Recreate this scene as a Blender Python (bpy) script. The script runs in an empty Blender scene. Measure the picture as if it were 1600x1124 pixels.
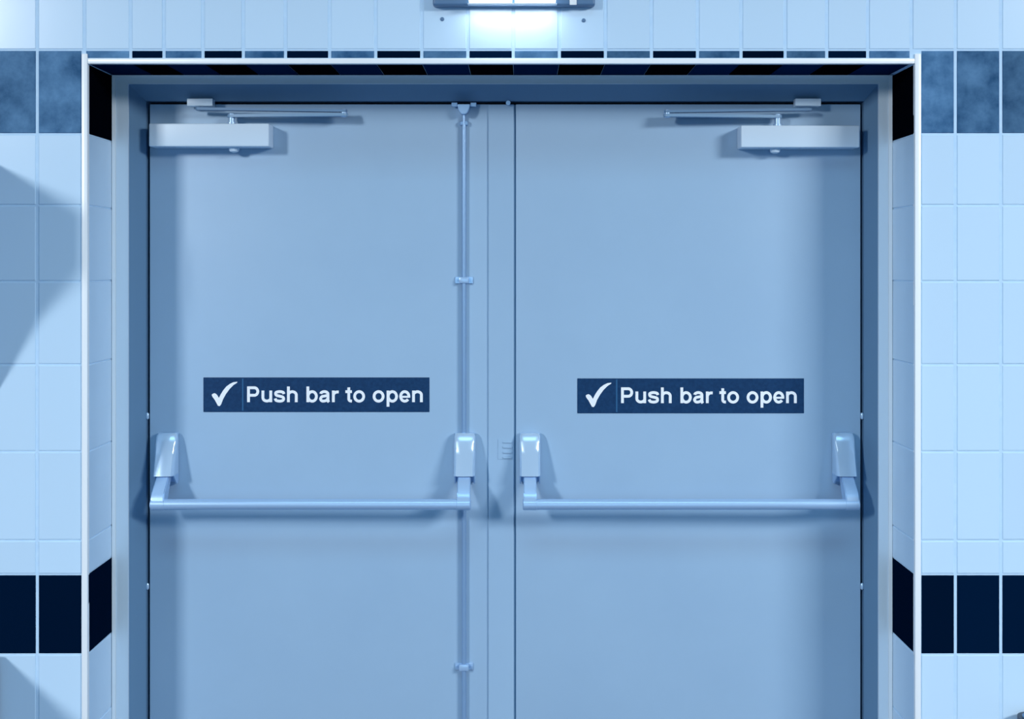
import bpy, bmesh, math, random
from mathutils import Vector, Matrix

random.seed(7)
SC = bpy.context.scene
COL = SC.collection
PI = math.pi

# ------------------------------------------------------------------ camera
F = 1924.0                 # focal length in pixels of a 1600 px wide frame
PX, PY = 812.0, 415.0      # where the camera's axis meets the frame
CZ = 1.62                  # eye height
cam_d = bpy.data.cameras.new('camera')
cam = bpy.data.objects.new('camera', cam_d)
COL.objects.link(cam)
cam.location = (0, 0, CZ)
cam.rotation_euler = (PI / 2, 0, 0)
cam_d.sensor_width = 36.0
cam_d.sensor_fit = 'HORIZONTAL'
cam_d.lens = F / 1600 * 36.0
cam_d.shift_x = -(PX - 800) / 1600
cam_d.shift_y = (PY - 562) / 1600
cam_d.clip_start = 0.05
SC.camera = cam

# ------------------------------------------------------------------ world, exposure, lights
W = bpy.data.worlds.new('world')
SC.world = W
W.use_nodes = True
W.node_tree.nodes['Background'].inputs[0].default_value = (0.01, 0.03, 0.07, 1)
W.node_tree.nodes['Background'].inputs[1].default_value = 0.3
SC.view_settings.view_transform = 'Standard'
SC.view_settings.look = 'None'
SC.view_settings.gamma = 1
SC.view_settings.exposure = -0.2
SC.view_settings.use_curve_mapping = False


def area(name, loc, target, sx, sy, power, col, spread=180):
    d = bpy.data.lights.new(name, 'AREA')
    d.shape = 'RECTANGLE'
    d.size, d.size_y = sx, sy
    d.energy = power
    d.color = col
    d.spread = math.radians(spread)
    o = bpy.data.objects.new(name, d)
    COL.objects.link(o)
    o.location = loc
    v = Vector(target) - Vector(loc)
    o.rotation_euler = v.to_track_quat('-Z', 'Y').to_euler()
    return o


LIGHT = (0.92, 0.97, 1.0)      # hall battens
COOL = (0.5, 0.86, 1.12)        # blue tint of the added front fill and the ceiling panel
# hall lighting: a far batten on the left, a second one on the right, a ceiling panel over the doors
area('ceiling_light_left', (-4.3, -2.3, 3.8), (-2.0, 1.5, 0.6), 0.7, 1.5, 207, LIGHT, 115)
area('ceiling_light_right', (4.2, -0.9, 3.8), (1.5, 2.2, 0.6), 1.6, 1.2, 180, LIGHT, 115)
area('front_fill_light', (0.2, -6.4, 1.6), (0.2, 0, 1.6), 4.5, 1.8, 88, COOL)  # unseen fill added behind the camera to lift the shaded parts
area('ceiling_panel', (0.1, 0.8, 3.88), (0.1, 0.8, 0.0), 3.0, 1.0, 38, COOL, 120)


# ------------------------------------------------------------------ materials
def mat(name, col, rough=0.5, metal=0.0, spec=0.5, tint=None, mottled=None, scale=8.0, bump=0.0, bscale=60.0,
        emit=None, estr=0.0, var=0.0, coat=0.0):
    m = bpy.data.materials.new(name)
    m.use_nodes = True
    nt = m.node_tree
    b = nt.nodes['Principled BSDF']
    b.inputs['Base Color'].default_value = (*col, 1)
    b.inputs['Roughness'].default_value = rough
    b.inputs['Metallic'].default_value = metal
    b.inputs['Specular IOR Level'].default_value = spec
    if tint:
        b.inputs['Specular Tint'].default_value = (*tint, 1)
    if coat:
        b.inputs['Coat Weight'].default_value = coat
        b.inputs['Coat Roughness'].default_value = 0.08
    tc = nt.nodes.new('ShaderNodeTexCoord')
    last = None
    if mottled:
        n = nt.nodes.new('ShaderNodeTexNoise')
        n.inputs['Scale'].default_value = scale
        n.inputs['Detail'].default_value = 6
        n.inputs['Roughness'].default_value = 0.6
        r = nt.nodes.new('ShaderNodeValToRGB')
        r.color_ramp.elements[0].position = 0.35
        r.color_ramp.elements[1].position = 0.68
        r.color_ramp.elements[0].color = (*col, 1)
        r.color_ramp.elements[1].color = (*mottled, 1)
        geo = nt.nodes.new('ShaderNodeNewGeometry')
        nt.links.new(geo.outputs['Position'], n.inputs['Vector'])
        nt.links.new(n.outputs['Fac'], r.inputs['Fac'])
        last = r.outputs['Color']
    if var:
        oi = nt.nodes.new('ShaderNodeObjectInfo')
        mr = nt.nodes.new('ShaderNodeMapRange')
        mr.inputs['To Min'].default_value = 1 - var
        mr.inputs['To Max'].default_value = 1 + var
        nt.links.new(oi.outputs['Random'], mr.inputs['Value'])
        hs = nt.nodes.new('ShaderNodeHueSaturation')
        hs.inputs['Color'].default_value = (*col, 1)
        if last:
            nt.links.new(last, hs.inputs['Color'])
        nt.links.new(mr.outputs['Result'], hs.inputs['Value'])
        last = hs.outputs['Color']
    if last:
        nt.links.new(last, b.inputs['Base Color'])
    if bump:
        n2 = nt.nodes.new('ShaderNodeTexNoise')
        n2.inputs['Scale'].default_value = bscale
        n2.inputs['Detail'].default_value = 3
        nt.links.new(tc.outputs['Object'], n2.inputs['Vector'])
        bp = nt.nodes.new('ShaderNodeBump')
        bp.inputs['Strength'].default_value = bump
        bp.inputs['Distance'].default_value = 0.002
        nt.links.new(n2.outputs['Fac'], bp.inputs['Height'])
        nt.links.new(bp.outputs['Normal'], b.inputs['Normal'])
    if emit:
        b.inputs['Emission Color'].default_value = (*emit, 1)
        b.inputs['Emission Strength'].default_value = estr
    return m


M_TILE = mat('pale_tile_glaze', (0.62, 0.81, 0.98), 0.22, var=0.02, bump=0.05, bscale=9)
M_DARK = mat('navy_tile_glaze', (0.0006, 0.008, 0.028), 0.2, var=0.3, spec=0.0, tint=(0.1, 0.4, 1.0))
M_MID = mat('blue_tile_glaze', (0.02, 0.075, 0.17), 0.3, mottled=(0.13, 0.27, 0.45), scale=9, var=0.25, spec=0.15, tint=(0.3, 0.6, 1.0))
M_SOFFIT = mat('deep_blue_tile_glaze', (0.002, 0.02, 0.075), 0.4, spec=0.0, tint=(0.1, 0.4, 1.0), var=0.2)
M_BLACKTILE = mat('black_tile_glaze', (0.0006, 0.0015, 0.004), 0.4, spec=0.0, tint=(0.1, 0.4, 1.0))
M_GROUT = mat('pale_grout', (0.54, 0.74, 0.94), 0.9, spec=0.1, mottled=(0.6, 0.79, 0.96), scale=40)
M_TRIM = mat('white_edge_trim', (0.95, 0.97, 0.98), 0.3)
M_DOOR = mat('door_paint', (0.35, 0.505, 0.675), 0.42, mottled=(0.37, 0.53, 0.70), scale=3, spec=0.3, bump=0.03, bscale=160)
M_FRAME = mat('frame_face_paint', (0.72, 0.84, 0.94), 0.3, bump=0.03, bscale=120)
M_RETURN = mat('shaded_paint', (0.16, 0.29, 0.44), 0.45, spec=0.2)  # the splayed return's shade is put into this darker colour
M_BEAD = mat('pale_sealant', (0.85, 0.92, 0.97), 0.45)
M_STEEL = mat('silver_lacquer', (0.45, 0.64, 0.88), 0.32, metal=0.35, bump=0.03, bscale=300)
M_SHINY = mat('polished_silver', (0.56, 0.74, 0.93), 0.22, metal=0.3)
M_ROD = mat('rod_steel', (0.3, 0.47, 0.7), 0.35, metal=0.4)
M_CLOSER = mat('closer_cover', (0.68, 0.82, 0.95), 0.35, metal=0.0, bump=0.03, bscale=300)
M_ARM = mat('arm_enamel', (0.24, 0.4, 0.58), 0.4, spec=0.3)
M_ARM2 = mat('forearm_shaded', (0.18, 0.31, 0.48), 0.45, spec=0.2)  # darker copy of the arm colour, holds the deeper forearm's shade
M_BLACK = mat('dark_gap', (0.002, 0.006, 0.014), 0.8, spec=0.1)
M_SIGN = mat('navy_sign_face', (0.004, 0.035, 0.105), 0.5, spec=0.2, mottled=(0.008, 0.05, 0.14), scale=120)
M_SIGNLINE = mat('sign_divider', (0.03, 0.13, 0.28), 0.5, spec=0.2)
M_WHITE = mat('white_lettering', (0.97, 0.98, 0.99), 0.5, spec=0.2)
M_FLOOR = mat('floor_vinyl', (0.03, 0.08, 0.17), 0.5, mottled=(0.045, 0.10, 0.2), scale=30)
M_CEIL = mat('ceiling_paint', (0.08, 0.17, 0.3), 0.8, spec=0.2)
M_WALL = mat('painted_wall', (0.06, 0.13, 0.25), 0.7, spec=0.2)
M_LAMPBODY = mat('lamp_casing', (0.10, 0.2, 0.35), 0.4)
M_LENS = mat('lamp_lens', (0.9, 0.95, 1), 0.4, emit=(0.93, 0.97, 1.0), estr=3.0)
M_BIN = mat('bin_shell', (0.08, 0.19, 0.35), 0.5)
M_RIM = mat('bin_rim', (0.004, 0.02, 0.05), 0.4)


# ------------------------------------------------------------------ helpers
def X(px, d):
    return (px - PX) * d / F


def Z(py, d):
    return CZ - (py - PY) * d / F


def link(name, me, m=None, parent=None):
    o = bpy.data.objects.new(name, me)
    COL.objects.link(o)
    if m is not None and me is not None and not me.materials:
        me.materials.append(m)
    if parent is not None:
        o.parent = parent
        o.matrix_parent_inverse = parent.matrix_basis.inverted()
    return o


def from_bm(name, bm, m, parent=None, smooth=None):
    bmesh.ops.recalc_face_normals(bm, faces=bm.faces)
    me = bpy.data.meshes.new(name)
    bm.to_mesh(me)
    bm.free()
    if smooth is not None:
        me.shade_smooth()
        me.set_sharp_from_angle(angle=math.radians(smooth))
    return link(name, me, m, parent)


def empty(name, loc, label=None, cat=None, kind=None, group=None):
    o = bpy.data.objects.new(name, None)
    COL.objects.link(o)
    o.location = loc
    o.empty_display_size = 0.1
    tag(o, label, cat, kind, group)
    return o


def tag(o, label=None, cat=None, kind=None, group=None):
    if label:
        o['label'] = label
    if cat:
        o['category'] = cat
    if kind:
        o['kind'] = kind
    if group:
        o['group'] = group
    return o


def box(bm, x0, x1, y0, y1, z0, z1, bevel=0.0, seg=2):
    x0, x1 = min(x0, x1), max(x0, x1)
    y0, y1 = min(y0, y1), max(y0, y1)
    z0, z1 = min(z0, z1), max(z0, z1)
    r = bmesh.ops.create_cube(bm, size=1)
    vs = r['verts']
    for v in vs:
        v.co = Vector((x0 + (v.co.x + .5) * (x1 - x0), y0 + (v.co.y + .5) * (y1 - y0), z0 + (v.co.z + .5) * (z1 - z0)))
    if bevel:
        es = list({e for v in vs for e in v.link_edges})
        bmesh.ops.bevel(bm, geom=es, offset=bevel, segments=seg, affect='EDGES', profile=0.6)
    return bm


def tube(bm, a, b, r, seg=20, r2=None, rings=None):
    """capped round bar from a to b; rings = [(t, radius)] along it"""
    a, b = Vector(a), Vector(b)
    ax = (b - a).normalized()
    u = ax.orthogonal().normalized()
    w = ax.cross(u)
    rings = rings or [(0, r), (1, r if r2 is None else r2)]
    loops = []
    for t, rr in rings:
        c = a.lerp(b, t)
        loops.append([bm.verts.new(c + (u * math.cos(k * 2 * PI / seg) + w * math.sin(k * 2 * PI / seg)) * rr) for k in range(seg)])
    for p, q in zip(loops, loops[1:]):
        for k in range(seg):
            bm.faces.new((p[k], p[(k + 1) % seg], q[(k + 1) % seg], q[k]))
    bm.faces.new(loops[0])
    bm.faces.new(loops[-1])
    return bm


def prism(bm, poly, axis, a, b):
    """poly of 2D points extruded from a to b along an axis ('x','y','z')"""
    def co(p, t):
        return {'x': (t, p[0], p[1]), 'y': (p[0], t, p[1]), 'z': (p[0], p[1], t)}[axis]
    v0 = [bm.verts.new(co(p, a)) for p in poly]
    v1 = [bm.verts.new(co(p, b)) for p in poly]
    n = len(poly)
    for i in range(n):
        bm.faces.new((v0[i], v0[(i + 1) % n], v1[(i + 1) % n], v1[i]))
    bm.faces.new(v0)
    bm.faces.new(v1)
    return bm


# ------------------------------------------------------------------ depths along the view (metres from the camera)
DW = 3.0        # tiled wall face
DF = 3.18       # face of the door frame, at the back of the tiled reveal
DS = 3.245      # inner edge of the frame's splayed return
DL = 3.255      # face of the door leaves
CEIL = 3.9
RX0, RX1, RZ = X(137, DW), X(1429, DW), Z(99.5, DW)      # tiled opening
RX, RY0 = 5.2, -6.5                                      # half width and back of the hall

# ------------------------------------------------------------------ room shell
bm = bmesh.new()
box(bm, -RX, RX, RY0, 3.5, -0.1, 0)
tag(from_bm('floor', bm, M_FLOOR), 'blue grey hall floor in front of the double doors', 'floor', 'structure')
bm = bmesh.new()
box(bm, -RX, RX, RY0, 3.5, CEIL, CEIL + 0.1)
tag(from_bm('ceiling', bm, M_CEIL), 'plain pale hall ceiling above the tiled wall', 'ceiling', 'structure')
for nm, x0, x1, y0, y1, lb in (('wall_left', -RX - .1, -RX, RY0, 3.5, 'plain painted wall at the left end of the hall'),
                           ('wall_right', RX, RX + .1, RY0, 3.5, 'plain painted wall at the right end of the hall'),
                           ('wall_front', -RX, RX, RY0 - .1, RY0, 'plain painted hall wall facing the double doors')):
    bm = bmesh.new()
    box(bm, x0, x1, y0, y1, 0, CEIL)
    tag(from_bm(nm, bm, M_WALL), lb, 'wall', 'structure')

G = 0.0016      # how far the grout lies behind the tile faces
bm = bmesh.new()
box(bm, -RX, RX0 - G, DW + G, 3.5, 0, CEIL)
box(bm, RX1 + G, RX, DW + G, 3.5, 0, CEIL)
box(bm, RX0 - G, RX1 + G, DW + G, 3.5, RZ + G, CEIL)
wall = tag(from_bm('wall_back', bm, M_GROUT), 'tiled wall around the recessed double doors with navy tile bands', 'wall', 'structure')

# tiles: pillowed slabs, one object each near the frame, mesh data shared between equal sizes
T_CACHE = {}


def tile_mesh(w, h, m, t=0.006, c=0.0012):
    key = (round(w, 4), round(h, 4), m.name)
    if key in T_CACHE:
        return T_CACHE[key]
    vs = []
    for x, y, z in ((0, t, 0), (0, c, 0), (c, 0, c)):
        i = x
        vs += [(-w / 2 + i, y, -h / 2 + i), (w / 2 - i, y, -h / 2 + i), (w / 2 - i, y, h / 2 - i), (-w / 2 + i, y, h / 2 - i)]
    fs = [(8, 9, 10, 11)]
    for r in (0, 4):
        for k in range(4):
            fs.append((r + k, r + (k + 1) % 4, r + 4 + (k + 1) % 4, r + 4 + k))
    me = bpy.data.meshes.new('tile')
    me.from_pydata(vs, [], fs)
    me.update()
    me.materials.append(m)
    T_CACHE[key] = me
    return me


def add_tile(mtx, w, h, m):
    o = bpy.data.objects.new('tile', tile_mesh(w, h, m))
    COL.objects.link(o)
    o.parent = wall
    # hand-laid: each a hair proud or tipped
    jit = Matrix.Rotation(random.uniform(-.0018, .0018), 4, 'X') @ Matrix.Rotation(random.uniform(-.0018, .0018), 4, 'Z')
    o.matrix_basis = mtx @ Matrix.Translation((0, random.uniform(-.0003, .0002), 0)) @ jit
    return o


cols = [58, 132, 204, 256, 317, 380, 446, 515, 587, 659, 731, 802, 874, 946, 1018, 1090, 1158, 1227, 1292, 1356, 1424, 1493, 1564]
rows = [78, 209.5, 321, 440, 570, 706, 845, 898, 1023, 1145, 1268, 1391]
while X(cols[0], DW) > -RX:
    cols.insert(0, cols[0] - 71)
while X(cols[-1], DW) < RX:
    cols.append(cols[-1] + 71)
while Z(rows[0], DW) < CEIL:
    rows.insert(0, rows[0] - 124)
rows[0] = 415 - (CEIL - CZ) * F / DW
rows.append(415 + CZ * F / DW)
GV, GH = 0.0078, 0.0048      # joint widths, upright and level
far = {M_TILE.name: [], M_DARK.name: [], M_MID.name: []}
i_mid0 = cols.index(132)
for r in range(len(rows) - 1):
    za, zb = Z(rows[r], DW), Z(rows[r + 1], DW)
    for c in range(len(cols) - 1):
        xa, xb = max(X(cols[c], DW), -RX), min(X(cols[c + 1], DW), RX)
        m = M_TILE
        if rows[r] == 898:
            m = M_DARK
        elif rows[r] == 78:
            inner = 132 <= cols[c] < 1424
            m = M_DARK if (inner and (c - i_mid0) % 2 == 1) else M_MID
        x0, x1 = xa + GV / 2, xb - GV / 2
        z0, z1 = zb + GH / 2, za - GH / 2
        cuts = [(x0, x1, z0, z1)]
        # cut round the opening and its white edge strip
        ox0, ox1, oz = X(127.5, DW), X(1439.5, DW), Z(91, DW)
        if z0 < oz and x1 > ox0 and x0 < ox1:
            cuts = []
            if z1 > oz + 0.004:
                cuts.append((x0, x1, oz + 0.001, z1))
                if x0 < ox0 - 0.01:
                    cuts = [(x0, ox0 - .001, z0, z1)]
                elif x1 > ox1 + 0.01:
                    cuts = [(ox1 + .001, x1, z0, z1)]
            else:
                if x0 < ox0 - 0.006:
                    cuts.append((x0, ox0 - 0.001, z0, z1))
                if x1 > ox1 + 0.006:
                    cuts.append((ox1 + 0.001, x1, z0, z1))
        for a, b, e, f in cuts:
            if b - a < .004 or f - e < .004:
                continue
            cx, cz = (a + b) / 2, (e + f) / 2
            if abs(cx) < 1.5 and .35 < cz < 2.5:
                add_tile(Matrix.Translation((cx, DW, cz)), b - a, f - e, m)
            else:
                far[m.name].append((cx, cz, b - a, f - e))
# tiles far outside the doorway: real tiles, joined
for mm in (M_TILE, M_DARK, M_MID):
    vs, fs = [], []
    for cx, cz, w, h in far[mm.name]:
        me = tile_mesh(w, h, mm)
        k = len(vs)
        vs += [(v.co.x + cx, v.co.y + DW, v.co.z + cz) for v in me.vertices]
        fs += [tuple(k + i for i in p.vertices) for p in me.polygons]
    if vs:
        me = bpy.data.meshes.new('tile_field')
        me.from_pydata(vs, [], fs)
        me.update()
        link('tile_field', me, mm, wall)['kind'] = 'stuff'

# reveal tiles (both sides of the recess) and soffit tiles
dep = DF - DW
for side, xr, rot in ((0, RX0, PI / 2), (1, RX1, -PI / 2)):
    rr = [99.5] + [y for y in rows if y > 100]
    for r in range(len(rr) - 1):
        za, zb = Z(rr[r], DW), Z(rr[r + 1], DW)
        m = M_BLACKTILE if r == 0 else M_DARK if rr[r] == 898 else M_TILE
        mtx = Matrix.Translation((xr, DW + dep / 2 + 0.002, (za + zb) / 2)) @ Matrix.Rotation(rot, 4, 'Z')
        add_tile(mtx, dep - 0.004, za - zb - 0.003, m)
sj = [x for x in cols if 137 < x < 1429]
sj = [137] + sj + [1429]
for c in range(len(sj) - 1):
    xa, xb = X(sj[c], DW), X(sj[c + 1], DW)
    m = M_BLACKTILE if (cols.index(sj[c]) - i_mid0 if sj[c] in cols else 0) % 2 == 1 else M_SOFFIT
    if xb - xa < .01:
        continue
    mtx = Matrix.Translation(((xa + xb) / 2, DW + dep / 2 + 0.002, RZ)) @ Matrix.Rotation(PI / 2, 4, 'X')
    add_tile(mtx, xb - xa - 0.0008, dep - 0.002, m)

# white edge strip round the opening
edge = empty('trim_2', (0, DW, 0), 'white edge strip framing the tiled doorway recess', 'trim', 'structure')


def strip(name, x0, x1, z0, z1, parent):
    bm = bmesh.new()
    box(bm, x0, x1, DW - 0.004, DW + 0.012, z0, z1, 0.0025, 2)
    return from_bm(name, bm, M_TRIM, parent, 40)


strip('edge_strip', X(128, DW), X(137.3, DW), 0.001, Z(84, DW), edge)
strip('edge_strip', X(1429, DW), X(1438.5, DW), 0.001, Z(84, DW), edge)
strip('edge_strip', X(137.5, DW), X(1428.8, DW), Z(100, DW), Z(91.5, DW), edge)

# ------------------------------------------------------------------ door frame
frame = empty('trim_1', (0, DF, 0), 'steel door frame with splayed inner return around both leaves', 'door frame', 'structure')
FXL, FXR, FZ = X(200, DF), X(1373, DF), Z(131, DF)          # inner edge of the face
IXL, IXR, IZ = X(228, DS), X(1350, DS), Z(158, DS)          # inner edge of the return
E = 0.0005
DB = 3.33


def ring(bm, o, i, yo, yi):
    """three-sided (left, head, right) band between outline o=(xl,xr,z) at depth yo and i at depth yi"""
    P = lambda s, y: [(s[0], y, 0.001), (s[0], y, s[2]), (s[1], y, s[2]), (s[1], y, 0.001)]
    a = [bm.verts.new(p) for p in P(o, yo)]
    b = [bm.verts.new(p) for p in P(i, yi)]
    for k in range(3):
        bm.faces.new((a[k], a[k + 1], b[k + 1], b[k]))


O = (RX0 + E, RX1 - E, RZ - E)
f1 = (FXL, FXR, FZ)
i1 = (IXL, IXR, IZ)
bm = bmesh.new()
ring(bm, O, f1, DF, DF)
ring(bm, f1, f1, DF, DF + .008)
ring(bm, O, O, DF, DF + .008)
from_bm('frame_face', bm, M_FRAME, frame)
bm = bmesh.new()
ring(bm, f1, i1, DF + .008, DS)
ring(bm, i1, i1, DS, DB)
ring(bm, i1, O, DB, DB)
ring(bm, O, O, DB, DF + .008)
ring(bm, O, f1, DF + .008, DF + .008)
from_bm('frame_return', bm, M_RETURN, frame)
bm = bmesh.new()
bw = 0.009
o2 = (O[0] + E, O[1] - E, O[2] - E)
i2 = (O[0] + bw, O[1] - bw, O[2] - bw * .6)
ring(bm, o2, i2, DF - .005, DF - .003)
ring(bm, i2, i2, DF - .003, DF - E)
ring(bm, o2, o2, DF - .005, DF - E)
from_bm('sealant_bead', bm, M_BEAD, frame)
# near-black strips: shade of the gap round the leaves put into colour
bm = bmesh.new()
g = 0.006
box(bm, IXL + E, IXL + g, DL + .03, DB, 0.002, IZ - E)
box(bm, IXR - g, IXR - E, DL + .03, DB, 0.002, IZ - E)
box(bm, IXL + g, IXR - g, DL + .03, DB, IZ - g, IZ - E)
from_bm('gap_shade', bm, M_BLACK, frame)

# ------------------------------------------------------------------ door leaves
LXL, LXM0 = X(234, DL), X(803.2, DL)
LXM1, LXR = X(806.2, DL), X(1344.5, DL)
LTOP = Z(163, DL)


def leaf(name, x0, x1, label):
    root = empty(name, ((x0 + x1) / 2, DL + .022, 0.006), label, 'door', 'structure')
    bm = bmesh.new()
    box(bm, x0, x1, DL, DL + .045, 0.006, LTOP, 0.0015, 2)
    from_bm('door_leaf', bm, M_DOOR, root, 40)
    return root


d1 = leaf('door_1', LXL, LXM0, 'left blue door leaf with vertical bolt rod and push bar')
d2 = leaf('door_2', LXM1, LXR, 'right blue door leaf with push bar and no bolt rod')

# meeting strip on the left leaf, covering the rebate
bm = bmesh.new()
box(bm, X(763, DL), X(803.0, DL), DL - .0045, DL - .0002, 0.008, LTOP - .001, 0.0012, 1)
from_bm('meeting_strip', bm, M_DOOR, d1)
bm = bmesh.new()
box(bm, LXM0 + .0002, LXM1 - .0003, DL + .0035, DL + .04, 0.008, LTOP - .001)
from_bm('gap_filler', bm, M_RETURN, d1)  # filler strip added so the meeting gap looks less dark
# strike plate with ridges, by the right leaf's latch
bm = bmesh.new()
sp = DL - .0045
box(bm, X(778, sp), X(801, sp), sp - .0012, sp - .0002, Z(718, sp), Z(686, sp), .0004, 1)
plate = from_bm('strike_plate', bm, M_DOOR, d1)
for yy in (690, 698, 706, 714):
    bm = bmesh.new()
    box(bm, X(786, sp), X(800, sp), sp - .004, sp - .0014, Z(yy + 2.4, sp), Z(yy, sp), .0005, 1)
    from_bm('ridge', bm, M_DOOR, plate)

# hinge pins in the gap
for root, px_ in ((d1, 230.2), (d2, 1347.2)):
    for py_ in (650, 916):
        bm = bmesh.new()
        c = (X(px_, DL - .006), DL - .004, Z(py_, DL))
        tube(bm, (c[0], c[1], c[2] - .0085), (c[0], c[1], c[2] + .0085), .004, 12,
             rings=[(0, .002), (.15, .004), (.85, .004), (1, .002)])
        from_bm('hinge_pin', bm, M_SHINY, root, 40)

# vertical bolt rod on the left leaf
xr = X(725, DL - .0095)
yr = DL - .0095
bm = bmesh.new()
tube(bm, (xr, yr, 1.15), (xr, yr, Z(196, yr)), .0058, 16)
from_bm('bolt_rod', bm, M_ROD, d1, 40)
bm = bmesh.new()
tube(bm, (xr, yr, 0.03), (xr, yr, 1.085), .0058, 16)
from_bm('bolt_rod', bm, M_ROD, d1, 40)
for yy in (438, 1043):
    zc = Z(yy, yr)
    bm = bmesh.new()
    box(bm, xr - .024, xr + .024, DL - .004, DL - .0002, zc - .009, zc + .009, .001, 1)
    box(bm, xr - .013, xr + .013, yr - .0085, DL - .003, zc - .0085, zc + .0085, .004, 2)
    gd = from_bm('rod_guide', bm, M_STEEL, d1, 40)
    for s in (-1, 1):
        bm = bmesh.new()
        tube(bm, (xr + s * .019, DL - .004, zc), (xr + s * .019, DL - .0065, zc), .003, 10)
        from_bm('screw', bm, M_STEEL, gd)
# head bolt and its keeper under the frame head
zk = Z(165, DL - .03)
bm = bmesh.new()
prism(bm, [(xr - .017, zk + .003), (xr + .017, zk + .003), (xr + .013, zk - .012), (xr + .006, zk - .022), (xr - .006, zk - .022), (xr - .013, zk - .012)], 'y', DL - .034, DL - .0005)
bmesh.ops.bevel(bm, geom=bm.edges[:], offset=.0015, segments=2, affect='EDGES')
kp = from_bm('bolt_keeper', bm, M_STEEL, d1, 40)
bm = bmesh.new()
for s in (-1, 1):
    box(bm, xr + s * .017, xr + s * .033, DL - .014, DL - .0105, zk - .001, zk + .0105, .0012, 1)
from_bm('keeper_lug', bm, M_STEEL, kp)
bm = bmesh.new()
tube(bm, (xr, yr, Z(196, yr) - .001), (xr, yr, zk - .02), .0045, 14)
box(bm, xr - .011, xr + .011, yr - .004, DL - .0005, zk - .05, zk - .038, .002, 1)
from_bm('head_bolt', bm, M_ROD, d1, 40)
bm = bmesh.new()
zb_ = Z(161, DL - .012)
tube(bm, (X(794, DL - .012), DL - .016, zb_), (X(794, DL - .012), DL - .003, zb_ ), .006, 14)
from_bm('stop_button', bm, M_STEEL, d1, 40)

# ------------------------------------------------------------------ push bars
YB = 3.157                     # axis of the bars
ZBAR = Z(788.5, YB)


def push_bar(root, xa, xb, outer, label):
    """xa / xb: housing centres, left and right"""
    r = .0138
    bm = bmesh.new()
    tube(bm, (xa + .016, YB, ZBAR), (xb - .016, YB, ZBAR), r, 28)
    bar = from_bm('push_bar', bm, M_STEEL, root, 40)
    bar['label'] = label
    zt, zb = Z(678, 3.225), Z(745, 3.19)
    for x in (xa, xb):
        w = .0275
        # back plate
        bm = bmesh.new()
        box(bm, x - w + .001, x + w - .001, DL - .007, DL - .0002, zb - .024, zt - .001, .003, 2)
        from_bm('housing_base', bm, M_STEEL, bar, 40)
        # wedge shaped cover, thicker towards the lever
        bm = bmesh.new()
        n = 7
        sec = []
        for k in range(n + 1):
            t = (0, .07, .2, .36, .52, .68, .84, 1)[k]
            z = zt + (zb - zt) * t
            th = .026 + .038 * t
            if k == 0:
                th *= .8
            elif k == 1:
                th *= .97
            prof = []
            ww = w - (.003 if k == 0 else .0006 if k == 1 else 0)
            for a, q in ((-1, 0), (-1, .72), (-.93, .9), (-.78, 1), (-.3, 1.03), (0, 1.04), (.3, 1.03), (.78, 1), (.93, .9), (1, .72), (1, 0)):
                prof.append(bm.verts.new((x + a * ww, DL - .0072 - q * (th - .007), z)))
            sec.append(prof)
        m_ = len(sec[0])
        for p, q in zip(sec, sec[1:]):
            for k in range(m_):
                bm.faces.new((p[k], p[(k + 1) % m_], q[(k + 1) % m_], q[k]))
        bm.faces.new(sec[0])
        bm.faces.new(sec[-1])
        from_bm('housing', bm, M_SHINY, bar, 35)
        # inner cheeks below the cover
        bm = bmesh.new()
        for s in (-1, 1):
            prism(bm, [(DL - .008, zb - .0005), (DL - .05, zb - .0005), (DL - .02, zb - .026), (DL - .008, zb - .026)], 'x', x + s * .0235, x + s * .0265)
        from_bm('cheek', bm, M_STEEL, bar)
        # lever down and out to the bar
        bm = bmesh.new()
        poly = [(DL - .060, zb - .002), (DL - .030, zb - .002), (DL - .060, ZBAR + .022), (YB + .006, ZBAR + .012)]
        poly = [(3.196, zb - .001), (3.222, zb - .001), (3.186, ZBAR + .004), (YB + .012, ZBAR - .006), (YB - .011, ZBAR + .004), (YB - .010, ZBAR + .013), (YB - .002, ZBAR + .03)]
        prism(bm, poly, 'x', x - .0165, x + .0165)
        bmesh.ops.bevel(bm, geom=bm.edges[:], offset=.0022, segments=2, affect='EDGES')
        from_bm('lever', bm, M_STEEL, bar, 40)
        bm = bmesh.new()
        tube(bm, (x - .019, YB, ZBAR), (x + .019, YB, ZBAR), r + .001, 28,
             rings=[(0, r - .002), (.06, r + .0008), (.94, r + .0008), (1, r - .002)])
        from_bm('bar_socket', bm, M_STEEL, bar, 40)
    return bar


push_bar(d1, X(259, 3.225), X(726, 3.225), 0, 'silver push bar across the left leaf between two housings')
push_bar(d2, X(828, 3.225), X(1320, 3.225), 1, 'silver push bar across the right leaf between two housings')


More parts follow.
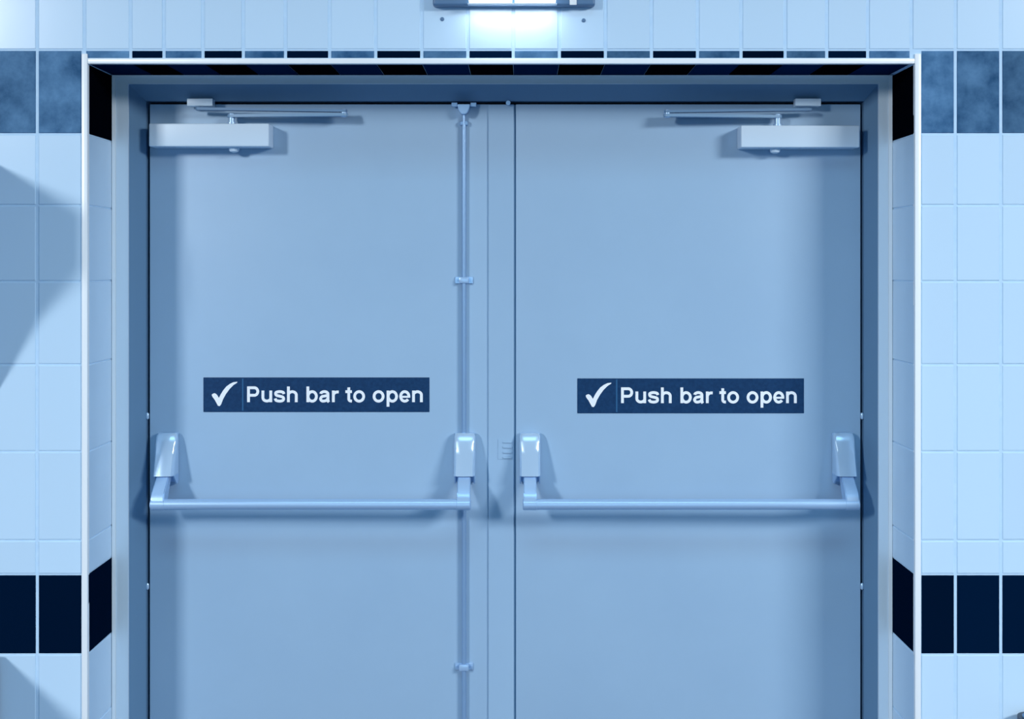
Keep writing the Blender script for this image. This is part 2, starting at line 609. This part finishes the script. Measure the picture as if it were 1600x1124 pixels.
# ------------------------------------------------------------------ door closers
def closer(root, x0, x1, y0, y1, sx, elbow, shoe, arm_y, label):
    """x0..x1, y0..y1: front of the cover; sx: spindle; elbow, shoe: ends of the folded arms (all read off at the cover's depth)"""
    D = DL - .06
    bm = bmesh.new()
    box(bm, X(x0, D), X(x1, D), D, DL - .0002, Z(y1, D), Z(y0, D), .0035, 3)
    body = from_bm('door_closer', bm, M_CLOSER, root, 40)
    body['label'] = label
    xs = X(sx, D + .03)
    ys = D + .03
    ztop, zbot = Z(y0, D), Z(y1, D)
    za = Z(arm_y, D + .01)
    bm = bmesh.new()
    tube(bm, (xs, ys, ztop - .002), (xs, ys, za + .006), .0085, 18)
    tube(bm, (xs, ys, ztop + .0005), (xs, ys, ztop + .006), .012, 18)
    from_bm('spindle', bm, M_STEEL, body, 40)
    bm = bmesh.new()
    tube(bm, (X(sx + 4 * (1 if elbow > sx else -1), ys), ys, zbot + .001), (X(sx + 4 * (1 if elbow > sx else -1), ys), ys, zbot - .013), .011, 20,
         rings=[(0, .0135), (.5, .0135), (.8, .0115), (1, .005)])
    from_bm('spindle_cap', bm, M_CLOSER, body, 40)
    # main arm: flat bar with round ends
    xe = X(elbow, D + .01)
    ye = D + .012
    bm = bmesh.new()

    def flat(bm, a, b, w, h):
        a, b = Vector(a), Vector(b)
        d = (b - a).normalized()
        u = Vector((-d.y, d.x, 0)).normalized()
        pts = []
        for k in range(9):
            t = PI / 2 + k * PI / 8
            pts.append(a + d * math.cos(t) * w + u * math.sin(t) * w)
        for k in range(9):
            t = -PI / 2 + k * PI / 8
            pts.append(b + d * math.cos(t) * w + u * math.sin(t) * w)
        lo = [bm.verts.new(p - Vector((0, 0, h / 2))) for p in pts]
        hi = [bm.verts.new(p + Vector((0, 0, h / 2))) for p in pts]
        n = len(pts)
        for k in range(n):
            bm.faces.new((lo[k], lo[(k + 1) % n], hi[(k + 1) % n], hi[k]))
        bm.faces.new(lo)
        bm.faces.new(hi)

    flat(bm, (xs, ys, za), (xe, ye, za + .001), .011, .0075)
    from_bm('main_arm', bm, M_ARM, body, 40)
    zf = za + .011
    xh = X(shoe, D + .03)
    bm = bmesh.new()
    flat(bm, (xe, ye, zf), (xh, DL - .036, zf + .007), .009, .0065)
    from_bm('forearm', bm, M_ARM2, body, 40)
    bm = bmesh.new()
    tube(bm, (xe, ye, za - .005), (xe, ye, zf + .006), .008, 18,
         rings=[(0, .005), (.1, .008), (.9, .008), (1, .005)])
    from_bm('elbow_joint', bm, M_STEEL, body, 40)
    # shoe on the frame head
    bm = bmesh.new()
    ysh = DS - .03
    box(bm, X(shoe - 20, ysh), X(shoe + 20, ysh), ysh, DL - .012, Z(165.5, ysh), Z(154, ysh), .0015, 2)
    from_bm('arm_shoe', bm, M_CLOSER, body, 40)


closer(d1, 232.5, 420, 193, 229, 362, 537, 312, 180, 'pale box door closer at the top corner of the left leaf')
closer(d2, 1158, 1343.5, 196, 230.5, 1215, 1043, 1263, 181, 'pale box door closer at the top corner of the right leaf')


# ------------------------------------------------------------------ signs

def arc(cx, cy, rx, ry, a0, a1, n=18):
    return [(cx + rx * math.cos(math.radians(a0 + (a1 - a0) * k / n)), cy + ry * math.sin(math.radians(a0 + (a1 - a0) * k / n))) for k in range(n + 1)]


def smooth(p, n=5):
    out = []
    for i in range(len(p) - 1):
        p0, p1, p2, p3 = p[max(i - 1, 0)], p[i], p[i + 1], p[min(i + 2, len(p) - 1)]
        for k in range(n):
            t = k / n
            out.append(tuple(.5 * (2 * b + (c - a) * t + (2 * a - 5 * b + 4 * c - d) * t * t + (3 * b - a - 3 * c + d) * t ** 3)
                             for a, b, c, d in zip(p0, p1, p2, p3)))
    return out + [p[-1]]


# centre lines in thousandths of the type size, with each letter's advance
GLYPH = {
    'P': (667, [[(135, 0), (135, 718)], [(80, 659)] + arc(400, 487, 160, 172, 90, -90) + [(80, 315)]]),
    'u': (611, [[(485, 532), (485, 0)], [(126, 532)] + arc(306, 205, 180, 152, 180, 350)]),
    's': (556, [smooth([(478, 372), (430, 455), (278, 484), (130, 452), (98, 385), (140, 316), (278, 276), (420, 236), (462, 155), (420, 78), (278, 48), (125, 82), (78, 170)])]),
    'h': (611, [[(126, 718), (126, 0)], arc(306, 327, 180, 152, 190, 0) + [(486, 0)]]),
    'b': (611, [[(126, 718), (126, 0)], arc(326, 264, 190, 218, 0, 360, 36)]),
    'a': (556, [arc(270, 375, 165, 108, 175, 0) + [(435, 120), (448, 40), (480, 0)],
                smooth([(432, 312), (300, 284), (160, 252), (98, 152), (150, 66), (240, 50), (360, 84), (432, 170)])]),
    'r': (389, [[(126, 532), (126, 0)], arc(310, 290, 184, 178, 185, 92) + [(372, 466)]]),
    't': (333, [[(165, 676)] + arc(262, 150, 97, 97, 180, 268, 8) + [(310, 52)], [(12, 482), (308, 482)]]),
    'o': (611, [arc(306, 264, 206, 218, 0, 360, 36)]),
    'p': (611, [[(126, 532), (126, -207)], arc(326, 264, 190, 218, 0, 360, 36)]),
    'e': (556, [[(100, 246, .7), (468, 246, .7)], [(470, 205)] + arc(282, 264, 188, 218, 0, 322, 30)]),
    'n': (611, [[(126, 532), (126, 0)], arc(306, 327, 180, 152, 190, 0) + [(486, 0)]]),
}
TEXT, _x = [], 0
for _c in 'Push bar to open':
    if _c == ' ':
        _x += 278
        continue
    for st in GLYPH[_c][1]:
        TEXT.append([(p[0] + _x, p[1]) for p in st] + [st[0][2] if len(st[0]) > 2 else 1])
    _x += GLYPH[_c][0]
TEXT_X0 = 76
TEXT_W = max(p[0] for st in TEXT for p in st[:-1]) + 59 - TEXT_X0


def ribbon(bm, pts, w, yf, yb):
    """flat raised stroke of width w along pts (x, z), front at yf, back at yb"""
    ps = [Vector(p) for p in pts]
    closed = (ps[0] - ps[-1]).length < 1e-6
    L, R = [], []
    n = len(ps)
    for i, p in enumerate(ps):
        a = ps[i - 1] if i else (ps[-2] if closed else None)
        b = ps[i + 1] if i < n - 1 else (ps[1] if closed else None)
        d1 = (p - a).normalized() if a is not None else None
        d2 = (b - p).normalized() if b is not None else None
        d = ((d1 or d2) + (d2 or d1)).normalized()
        nv = Vector((-d.y, d.x))
        c = max(.5, nv.dot(Vector((-(d1 or d2).y, (d1 or d2).x))))
        L.append(p + nv * w / 2 / c)
        R.append(p - nv * w / 2 / c)
    V = lambda q, y: bm.verts.new((q.x, y, q.y))
    rows_ = [(V(l, yf), V(r, yf), V(r, yb), V(l, yb)) for l, r in zip(L, R)]
    for A, B in zip(rows_, rows_[1:]):
        for k in (0, 1, 3):
            bm.faces.new((A[k], A[(k + 1) % 4], B[(k + 1) % 4], B[k]))
    if not closed:
        bm.faces.new(rows_[0])
        bm.faces.new(rows_[-1])


def sign(root, x0, x1, y0, y1, label):
    D = DL
    T = .0014
    bm = bmesh.new()
    box(bm, X(x0, D), X(x1, D), D - T, D - .0001, Z(y1, D), Z(y0, D), .0003, 1)
    pl = from_bm('sign', bm, M_SIGN, root)
    pl['label'] = label
    yf = D - T - .0004
    # divider
    bm = bmesh.new()
    box(bm, X(x0 + 60.5, D), X(x0 + 62.5, D), yf, D - T + .0001, Z(y1 - 2, D), Z(y0 + 2, D))
    from_bm('divider', bm, M_SIGNLINE, pl)
    # tick
    tick = [(13, 27), (15.2, 25.2), (17.5, 24.6), (19.8, 25.6), (22, 28), (24.2, 32), (27, 26.5), (31, 20), (36, 14), (41.5, 10),
            (47, 7.4), (53, 6.6), (52.8, 8.2), (47, 12), (41, 18), (35.5, 25.5), (31, 33.5), (27.5, 42.5), (25.5, 44.8), (22.8, 44.2), (20.5, 40), (17.5, 34.5), (14.2, 30.2)]
    bm = bmesh.new()
    prism(bm, [(X(x0 + a, D), Z(y0 + b, D)) for a, b in tick], 'y', yf, D - T + .0001)
    from_bm('tick_mark', bm, M_WHITE, pl)
    # lettering: bold grotesque strokes, drawn glyph by glyph
    tx0, tx1 = X(x0 + 68.5, D), X(x0 + 342.5, D)
    k = (tx1 - tx0) / TEXT_W
    base = Z(y0 + 38.6, D)
    bm = bmesh.new()
    for q, st in enumerate(TEXT):
        ribbon(bm, [(tx0 + (x - TEXT_X0) * k, base + z * k) for x, z in st[:-1]], 128 * k * st[-1], yf - q * 2e-6, D - T + .0001)
    from_bm('lettering', bm, M_WHITE, pl)


sign(d1, 318, 671, 590, 644, 'navy sign reading Push bar to open on the left leaf')
sign(d2, 902, 1256, 591.5, 646, 'navy sign reading Push bar to open on the right leaf')

# ------------------------------------------------------------------ emergency lamp over the doors (its lower edge)
LD = 2.972
lz = Z(10, LD + .012)
lamp = empty('wall_lamp', (X(802, LD), DW, lz + .06), 'glowing twin-lens lamp on pale tiles above the double doors', 'lamp')
bm = bmesh.new()
box(bm, X(676, LD), X(930, LD), LD, DW - .0005, lz, lz + .13, .006, 3)
from_bm('casing', bm, M_LAMPBODY, lamp, 40)
for a, b in ((733, 800), (804.5, 868)):
    bm = bmesh.new()
    box(bm, X(a, LD), X(b, LD), LD - .014, LD - .0002, lz + .003, lz + .115, .005, 3)
    from_bm('lens', bm, M_LENS, lamp, 40)
bm = bmesh.new()
box(bm, X(731, LD), X(870, LD), LD - .015, LD - .0002, lz - .0005, lz + .0028, .001, 1)
from_bm('lens_tray', bm, mat('clear_tray', (0.75, 0.86, 0.96), 0.3), lamp)
bm = bmesh.new()
box(bm, X(890, LD), X(901, LD), LD - .004, LD - .0002, lz + .0005, lz + .12, .0015, 2)
from_bm('clip', bm, M_TRIM, lamp, 40)
lo = area('lamp_glow', (X(801, LD), LD - .006, lz - .003), (X(801, LD), LD + .02, lz - .3), .21, .014, 0.2, (0.9, 0.96, 1.0), 170)
lo.parent = lamp
lo.matrix_parent_inverse = lamp.matrix_basis.inverted()

# two screw heads in the tiles under the lamp
for i, (px_, py_, lb) in enumerate(((691, 30, 'small dark screw head in the tile left below the lamp'),
                                    (912, 32, 'small dark screw head in the tile right below the lamp'))):
    bm = bmesh.new()
    c = Vector((X(px_, DW), DW, Z(py_, DW)))
    tube(bm, c + Vector((0, -.0005, 0)), c + Vector((0, -.003, 0)), .005, 16, rings=[(0, .005), (.5, .0048), (1, .003)])
    o = from_bm('screw', bm, M_LAMPBODY, None, 40)
    tag(o, lb, 'screw', group='screws in the tiles below the lamp')

# ------------------------------------------------------------------ bin at the lower right, only its corner in view
bx, bz = X(1582, 2.985), Z(1112.5, 2.985)
bn = empty('litter_bin', (bx + .17, 2.86, 0), 'dark rounded bin top peeping in at the lower right corner', 'bin')


def rounded_rect(x0, x1, y0, y1, r, n=6):
    out = []
    for cx, cy, a0 in ((x1 - r, y1 - r, 0), (x0 + r, y1 - r, 90), (x0 + r, y0 + r, 180), (x1 - r, y0 + r, 270)):
        out += [(cx + r * math.cos(math.radians(a0 + k * 90 / n)), cy + r * math.sin(math.radians(a0 + k * 90 / n))) for k in range(n + 1)]
    return out


bm = bmesh.new()
prism(bm, rounded_rect(bx + .004, bx + .336, 2.734, 2.981, .03), 'z', 0, bz - .0305)
from_bm('bin_body', bm, M_BIN, bn, 40)
bm = bmesh.new()
prism(bm, rounded_rect(bx, bx + .34, 2.73, 2.985, .034), 'z', bz - .03, bz)
from_bm('bin_rim', bm, M_RIM, bn, 40)
bm = bmesh.new()
prism(bm, rounded_rect(bx + .009, bx + .331, 2.74, 2.972, .026), 'z', bz + .0002, bz + .003)
from_bm('bin_lid', bm, M_BIN, bn, 40)

# ------------------------------------------------------------------ unseen shadow casters added just left of the view
bm = bmesh.new()
box(bm, -1.75, -1.262, 2.55, 2.985, 0.0, Z(1021, DW), .004, 2)  # placed out of view to throw the wedge of shadow
cb = empty('shadow_block', (-1.5, 2.76, 0), 'low plain cabinet added out of view to cast the lower left shadow', 'block')
from_bm('block_body', bm, M_WALL, cb, 40)
bm = bmesh.new()
prism(bm, [(2.992, Z(252, DW)), (2.63, Z(252, DW)), (2.63, Z(340, DW)), (2.8, Z(450, DW)), (2.992, Z(620, DW))], 'x', -1.31, -1.285)  # outline shaped for the shadow it throws on the upper left tiles
sg = empty('shadow_panel', (-1.3, 2.99, 1.6), 'plain panel added out of view to cast the upper left shadow', 'panel')
from_bm('panel_board', bm, M_WALL, sg, 40)
